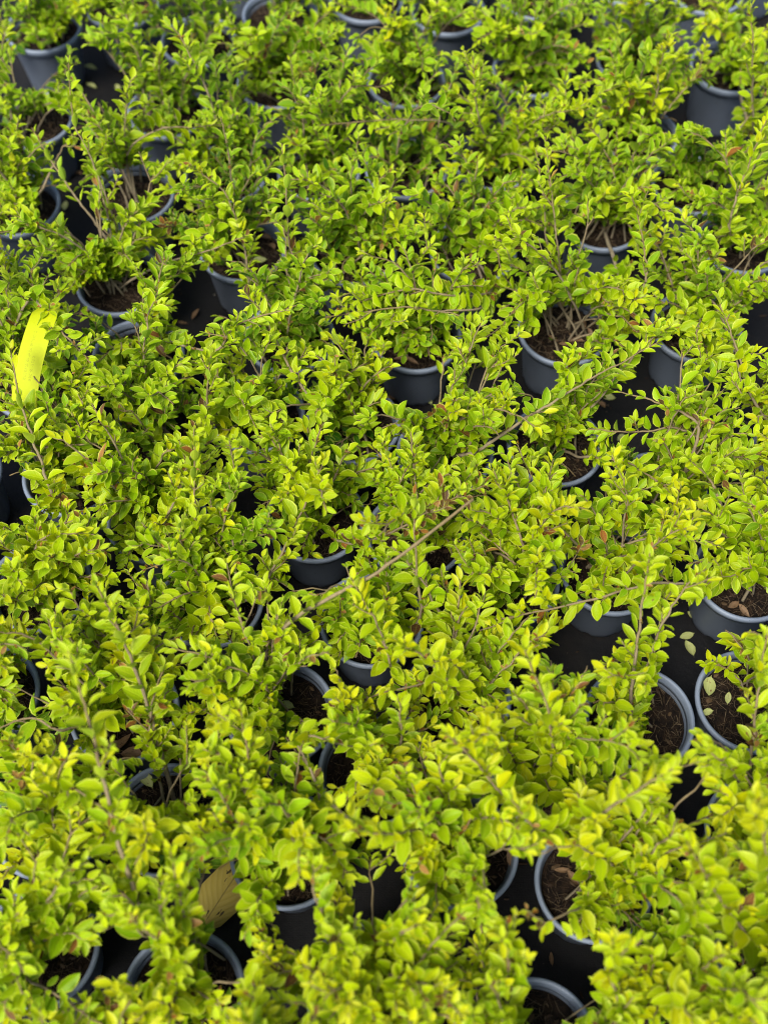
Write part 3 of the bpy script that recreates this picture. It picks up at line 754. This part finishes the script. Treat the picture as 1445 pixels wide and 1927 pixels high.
# ------------------------------------------------------------------ build the shrubs
def tube_mesh(list_of, base):
    V, F, A = [], [], []
    for n_, (pts, r0, r1) in enumerate(list_of):
        m = len(pts); sides = 6 if n_ == 0 else 4
        b0 = len(V)
        for i, p in enumerate(pts):
            t = (pts[min(i + 1, m - 1)] - pts[max(i - 1, 0)]).normalized(); u, v = frame_of(t)
            f = i / (m - 1); r = r0 + (r1 - r0) * f
            if n_ == 0 and i % 3 == 1: r *= 1.14
            for j in range(sides):
                a = 6.2832 * j / sides
                V.append(p - base + u * (r * math.cos(a)) + v * (r * math.sin(a))); A.append(min(1.0, 0.1 + f * 0.9) if n_ == 0 else 0.8)
        for i in range(m - 1):
            for j in range(sides):
                k = (j + 1) % sides
                F.append((b0 + i * sides + j, b0 + i * sides + k, b0 + (i + 1) * sides + k, b0 + (i + 1) * sides + j))
        F.append(tuple(b0 + (m - 1) * sides + j for j in range(sides)))
    return mesh_np('branch', np.array([tuple(v) for v in V]), F, M_BARK, age=np.array(A))

BIG_LABELS = {}
OPEN = 'golden green shrub in a round grey pot with part of its rim and soil showing'
OPEN_G = 'shrubs with pot rims showing'
for k_ in 'D F I J L O R S T V W Z AA BB CC DD EE FF HH IJ KK LL MM PP RR UU VV'.split(): BIG_LABELS[k_] = (OPEN, OPEN_G)
BIG_LABELS.update({
 'A': ('golden shrub with one tall straight grey stem rising from a pot that touches another', 'shrubs standing in pots in the bed'),
 'B': ('sparse shrub in a wide open grey pot of straw-littered soil with pale fallen leaves', 'shrubs standing in pots in the bed'),
 'C': ('shrub with a long low shoot of upright leaf pairs stretched over the neighbouring pot', 'shrubs standing in pots in the bed'),
 'E': ('shrub whose long slanting grey stem ends in a bare cut stub', 'shrubs standing in pots in the bed'),
 'G': ('shrub in a grey pot with brown dry leaves heaped on its soil', 'shrubs standing in pots in the bed'),
 'H': ('shrub with a thick grey stem foot, next to the pot of heaped brown leaves', 'shrubs standing in pots in the bed'),
 'XX': ('shrub with the longest stem, leaning far out of its pot past the mottled leaf', 'shrubs standing in pots in the bed'),
 'TT': ('shrub in the grey pot standing against the large mottled yellow fallen leaf', 'shrubs standing in pots in the bed'),
 'YY': ('shrub in the pot with a large brown curled dead leaf on its soil', 'shrubs standing in pots in the bed'),
 'QQ': ('shrub with a bright yellow shoot running past the end of the yellow tag', 'shrubs standing in pots in the bed'),
 'j': ('shrub that carries the yellow plant tag on its stem', 'shrubs standing in pots in the bed'),
 'N': ('shrub in a grey pot whose soil is strewn with small brown leaves', 'shrubs standing in pots in the bed'),
 'M': ('shrub in the pot bordering the bare ground crossed by a leafless grey twig', 'shrubs standing in pots in the bed'),
 'm': ('shrub with a thick leafless grey twig reaching over bare ground fabric', 'shrubs standing in pots in the bed'),
 'K': ('shrub with withered brown leaf clusters along an arching shoot', 'shrubs standing in pots in the bed'),
 'JJ': ('shrub with a tall straight shoot above a grey pot with its side exposed', 'shrubs standing in pots in the bed'),
 'X': ('shrub with a thin wand-like shoot of widely spaced leaf pairs', 'shrubs standing in pots in the bed'),
 'Y': ('shrub with a bare pale twig sticking out over its pot rim', 'shrubs standing in pots in the bed'),
 'U': ('shrub in a grey pot with dry leaves on its soil beside a dark ground gap', 'shrubs standing in pots in the bed'),
 'II': ('shrub with a pale bare twig and an upright feathery bright yellow shoot', 'shrubs standing in pots in the bed'),
 'SS': ('shrub with a long grey stem arching low past bare ground fabric', 'shrubs standing in pots in the bed'),
 'NN': ('shrub with two parallel arching shoots carrying rows of leaf pairs', 'shrubs standing in pots in the bed'),
 'WW': ('shrub in a grey pot beside dark ground with a straight stem leaning from its rim', 'shrubs standing in pots in the bed'),
 'D': ('shrub in the pot whose front shows under the long low shoot of upright leaf pairs', 'shrubs standing in pots in the bed'),
 'V': ('shrub in the open pot between the tagged shrub and a dark ground gap', 'shrubs standing in pots in the bed'),
 'W': ('shrub in the mostly covered pot beside the tag, touching the open pot', 'shrubs standing in pots in the bed'),
 'R': ('shrub in the pot with its front exposed below the two parallel arching shoots', 'shrubs standing in pots in the bed'),
 'LL': ('shrub with two thin tall stems standing side by side above its pot', 'shrubs standing in pots in the bed'),
 'VV': ('shrub in the pot with two brown leaves on open soil, beside dark ground fabric', 'shrubs standing in pots in the bed'),
 'q': ('shrub with a narrow dense upright tip rising above the crowded foliage', 'shrubs standing in pots in the bed'),
 'c': ('wide golden shrub whose crown covers the ground beside the two touching pots', 'shrubs standing in pots in the bed'),
 'F': ('shrub in the pot whose front rim shows under the slanting cut stem', 'shrubs standing in pots in the bed'),
 'ZZ': ('shrub with a straight leafy shoot leaning over the straw-littered pot', 'shrubs standing in pots in the bed'),
})
SHRUB = {}
for k in keys:
    base = POS[k]
    root = obj('potted_shrub', None, loc=base); root.empty_display_size = 0.05
    lab, grp = BIG_LABELS.get(k, ('golden green small-leaved shrub in a round grey pot hidden under crowded foliage', 'shrubs with pots hidden by foliage'))
    tag(root, lab, 'shrub', grp)
    SHRUB[k] = root
    rz = random.random() * 6.28
    pot = obj('pot', ME_POT, root); pot.rotation_euler = (0, 0, rz)
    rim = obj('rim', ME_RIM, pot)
    so = obj('soil', ME_SOIL[random.randrange(4)], root, (0, 0, SOIL_Z)); so.rotation_euler = (0, 0, random.random() * 6.28)
    li = obj('litter', ME_LITT[random.randrange(5)], so, (0, 0, 0.0005)); li.rotation_euler = (0, 0, random.random() * 6.28); li['kind'] = 'stuff'
    br = [obj('branch', tube_mesh(tb, base), root) for tb in PL[k].branches]
    rest = []
    for i in by.get(k, []):
        if single[i]:
            o = bpy.data.objects.new('leaf', ME_LEAF[V_[i]]); COL.objects.link(o)
            o.parent = br[LOWN[i][1]]
            bx, by_, bz = B[i]; sx, sy = S[i]; p = P[i]
            o.matrix_basis = Matrix(((bx[0] * sx, by_[0] * sy, bz[0] * sx, p[0] - base.x), (bx[1] * sx, by_[1] * sy, bz[1] * sx, p[1] - base.y),
                                     (bx[2] * sx, by_[2] * sy, bz[2] * sx, p[2] - base.z), (0, 0, 0, 1)))
            o.color = C_[i]
        else: rest.append(i)
    if rest:
        VV_, FF_, UU_, TT_ = [], [], [], []; n0 = 0
        rest = np.array(rest)
        for s_ in range(NSH):
            ids = rest[V_[rest] == s_]
            if not len(ids): continue
            V0, UV0, F0 = COARSE[s_]; nv = len(V0)
            q = (V0[None, :, 0:1] * S[ids, 0][:, None, None] * B[ids, 0][:, None, :] + V0[None, :, 1:2] * S[ids, 1][:, None, None] * B[ids, 1][:, None, :]
                 + V0[None, :, 2:3] * S[ids, 0][:, None, None] * B[ids, 2][:, None, :] + P[ids][:, None, :] - np.array(base)[None, None, :])
            VV_.append(q.reshape(-1, 3)); UU_.append(np.tile(UV0, (len(ids), 1))); TT_.append(np.repeat(C_[ids], nv, 0))
            FF_.append((F0[None] + (np.arange(len(ids)) * nv)[:, None, None] + n0).reshape(-1, 4)); n0 += nv * len(ids)
        fo = obj('foliage', mesh_np('foliage', np.concatenate(VV_), np.concatenate(FF_), M_FOLI, uv=np.concatenate(UU_), tint=np.concatenate(TT_)), root)
        fo['kind'] = 'stuff'
# ------------------------------------------------------------------ plant tag
def build_tag():
    cl = spline([at(*q) for q in ((94,570,.308),(87,584,.322),(79,606,.324),(69,636,.318),(60,668,.308),(53,700,.296),(48,735,.280),(47,768,.262),(54,798,.244),(62,825,.226))], 8)
    n = len(cl); V, UV, F = [], [], []
    cum = [0.0]
    for i in range(1, n): cum.append(cum[-1] + (cl[i] - cl[i - 1]).length)
    for i, p in enumerate(cl):
        t = (cl[min(i + 1, n - 1)] - cl[max(i - 1, 0)]).normalized()
        view = (Vector((-0.15, -0.2, 1))).normalized()
        x = t.cross(view).normalized(); nn = x.cross(t).normalized(); f = cum[i] / cum[-1]
        hw = 0.0205 * (0.45 + 0.55 * min(1.0, f / 0.08))
        for c in (-1, -0.4, 0.4, 1):
            V.append(p + x * (hw * c) + nn * (0.0004 * (1 - c * c))); UV.append((0.5 - 0.5 * c, f))
    m = len(V); V += [v - Vector((0, 0, 0.0004)) for v in V]; UV += UV[:m]
    for i in range(n - 1):
        for j in range(3):
            a = i * 4 + j; F += [(a, a + 1, a + 5, a + 4), (m + a + 4, m + a + 5, m + a + 1, m + a)]
        for j in (0, 3): a = i * 4 + j; F.append((a, a + 4, m + a + 4, m + a) if j == 0 else (a + 4, a, m + a, m + a + 4))
    F += [(j + 1, j, m + j, m + j + 1) for j in range(3)] + [((n - 1) * 4 + j, (n - 1) * 4 + j + 1, m + (n - 1) * 4 + j + 1, m + (n - 1) * 4 + j) for j in range(3)]
    base = cl[1]; V = np.array([tuple(v - base) for v in V])
    o = obj('plant_tag', mesh_np('plant_tag', V, F, M_TAG, False, uv=np.array(UV)), loc=base)
    tag(o, 'long yellow paper plant tag with faint dotted print, looped on a shrub stem', 'tag')
build_tag()

# ------------------------------------------------------------------ fallen leaves
def flat_leaf(nm, a, m, thick=0.012):
    V, UV, F = leaf_shape(*a); n = len(V)
    V2 = np.concatenate([V, V - np.array([0, 0, thick])]); F2 = np.concatenate([F, F[:, ::-1] + n])
    V2[:, 1] -= 0.5
    return mesh_np(nm, V2, F2, m, uv=np.concatenate([UV, UV]))
FALL = {'pale': [flat_leaf('fallen_leaf', a, M_PALE) for a in ((0.50, 0.15, 0.10, 0.1, 0.3, 0.1), (0.56, 0.35, 0.35, 0.2, -0.4, -0.15))],
        'brown': [flat_leaf('fallen_leaf', a, M_BROWN) for a in ((0.42, 0.35, 0.30, 0.2, 0.5, 0.12), (0.50, 0.25, -0.2, 0.3, -0.3, -0.1), (0.34, 0.6, 0.25, 0.2, 0.6, 0.15))]}
WORDS = {('pale', 0): ('pale fallen leaf lying on the black ground fabric', 'pale fallen leaves on the ground fabric'),
         ('brown', 0): ('brown dry fallen leaf lying on the black ground fabric', 'brown fallen leaves on the ground fabric'),
         ('pale', 1): ('pale fallen leaf lying on the soil in a grey pot', 'pale fallen leaves on pot soil'),
         ('brown', 1): ('brown dry fallen leaf lying on the soil in a grey pot', 'brown fallen leaves on pot soil')}
FALLEN = [(1293,1197,'pale',0,.024,1.9),(1299,1222,'pale',0,.026,.3),(1302,1160,'pale',0,.02,.8),(172,128,'pale',0,.026,1.2),(174,163,'pale',0,.022,1.6),(222,166,'pale',0,.022,.6),
 (148,325,'brown',0,.024,.9),(122,388,'pale',0,.026,.5),(150,241,'brown',0,.022,1.4),(1145,748,'pale',0,.026,1.5),(1168,825,'pale',0,.025,2.2),(1132,760,'brown',0,.02,.4),
 (162,584,'brown',0,.028,1.5),(366,592,'brown',0,.024,.1),(345,610,'brown',0,.02,2.0),(735,748,'brown',0,.022,1.0),(806,752,'pale',0,.024,.6),(868,735,'brown',0,.026,2.3),(1313,1428,'brown',0,.016,1.1),
 (1036,1806,'brown',0,.018,.2),(700,1745,'brown',0,.022,1.0),(880,742,'pale',0,.022,1.8),(1230,1250,'brown',0,.018,1.3),(1100,790,'brown',0,.020,2.6),
 (1331,1290,'pale',1,.032,2.6),(1330,1339,'pale',1,.018,1.3),(1368,1314,'pale',1,.018,.2),(1085,640,'brown',1,.026,1.4),(1110,632,'brown',1,.024,.6),(1062,650,'brown',1,.022,2.1),(1096,615,'brown',1,.024,.2),
 (1040,640,'brown',1,.020,1.1),(214,1408,'brown',1,.040,1.9),(236,1400,'brown',1,.036,2.5),(250,1416,'brown',1,.034,1.4),(500,445,'brown',1,.026,1.5),(512,462,'brown',1,.024,.3),(430,492,'brown',1,.022,.0),
 (490,490,'pale',1,.026,1.9),(1380,1140,'brown',1,.024,2.4),(1398,1152,'brown',1,.024,.9),(756,674,'brown',1,.026,1.6),(776,682,'brown',1,.024,1.2),(541,1328,'pale',1,.024,1.2),(524,1352,'brown',1,.026,.5),
 (965,158,'brown',1,.034,1.7),(280,1466,'pale',1,.028,.4),(1078,1656,'brown',1,.026,1.0),(1060,1640,'brown',1,.022,2.0),(960,1620,'brown',1,.024,.7)]
for px, py, kd, soil, ln, rot in FALLEN:
    z = SOIL_Z + 0.0095 if soil else 0.0035
    o = obj('fallen_leaf', FALL[kd][random.randrange(len(FALL[kd]))], loc=at(px, py, z))
    o.scale = (ln,) * 3; o.rotation_euler = (random.gauss(0, .12), random.gauss(0, .12), rot + random.gauss(0, .2))
    lab, grp = WORDS[(kd, soil)]
    near = min(keys, key=lambda q: (POS[q].xy - o.location.xy).length)
    where = {'B': 'wide open straw-littered pot', 'N': 'pot strewn with small brown leaves', 'G': 'pot of heaped brown leaves', 'U': 'pot beside the dark ground gap',
             'C': 'pot of the long low shoot', 'R': 'pot below the two parallel shoots', 'E': 'pot of the cut-stub shrub', 'H': 'pot with a thick stem foot',
             'VV': 'open pot beside dark ground fabric'}.get(near)
    colour = 'pale' if kd == 'pale' else 'brown dry'
    if soil and where: lab, grp = f'{colour} fallen leaf on the soil in the {where}', f'{kd} leaves in the {where}'
    elif not soil and 1250 < px and 1100 < py < 1260: lab, grp = f'{colour} fallen leaf on black fabric beside the two touching pots', f'{kd} leaves by the touching pots'
    elif not soil and 1050 < px and 720 < py < 850: lab, grp = f'{colour} fallen leaf on black fabric by the leafless grey twig', f'{kd} leaves by the grey twig'
    tag(o, lab, 'leaf', grp)
def big_leaf(px, py, z, ln, rot, tilt, args, m, label):
    o = obj('fallen_leaf', flat_leaf('fallen_leaf', args, m, 0.006), loc=at(px, py, z))
    o.scale = (ln,) * 3; o.rotation_euler = (tilt[0], tilt[1], rot); tag(o, label, 'leaf')
big_leaf(418, 1683, 0.014, 0.135, R(-30), (0.06, 0.05), (0.46, 0.10, -0.08, 0.05, 0.15, 0.03), M_BIG, 'large mottled yellow fallen leaf with black blotches lying between pots')
big_leaf(62, 1772, 0.125, 0.105, R(-76), (0.0, 0.25), (0.36, 0.35, -0.2, 0.1, 0.4, 0.05), M_BROWN, 'large brown curled dead leaf lying on the soil of a pot')

# ------------------------------------------------------------------ crumbs of bark and dust on the fabric
def ground_litter():
    rg = np.random.default_rng(5); V, F, C = [], [], []
    for _ in range(2600):
        x, y = rg.uniform(-1.1, 1.1), rg.uniform(0.0, 2.3)
        s = rg.uniform(0.0006, 0.0024); e = rg.uniform(1, 4); th = rg.random() * 6.28
        col = np.array([(0.05, 0.03, 0.015), (0.025, 0.015, 0.01), (0.12, 0.09, 0.06), (0.16, 0.15, 0.12)][rg.choice(4, p=[.4, .35, .18, .07])])
        b = len(V)
        for i in range(5):
            a = 1.2566 * i; lx, ly = s * e * math.cos(a), s * math.sin(a)
            V.append((x + lx * math.cos(th) - ly * math.sin(th), y + lx * math.sin(th) + ly * math.cos(th), 0.0012)); C.append((*col, 1))
        V.append((x, y, 0.0016 + s * 0.8)); C.append((*col, 1))
        for i in range(5): F.append((b + i, b + (i + 1) % 5, b + 5))
    o = obj('ground_litter', mesh_np('ground_litter', np.array(V), F, M_LIT, False, tint=np.array(C)))
    o['kind'] = 'stuff'; o['label'] = 'crumbs of bark and soil scattered over the black fabric'; o['category'] = 'litter'
ground_litter()
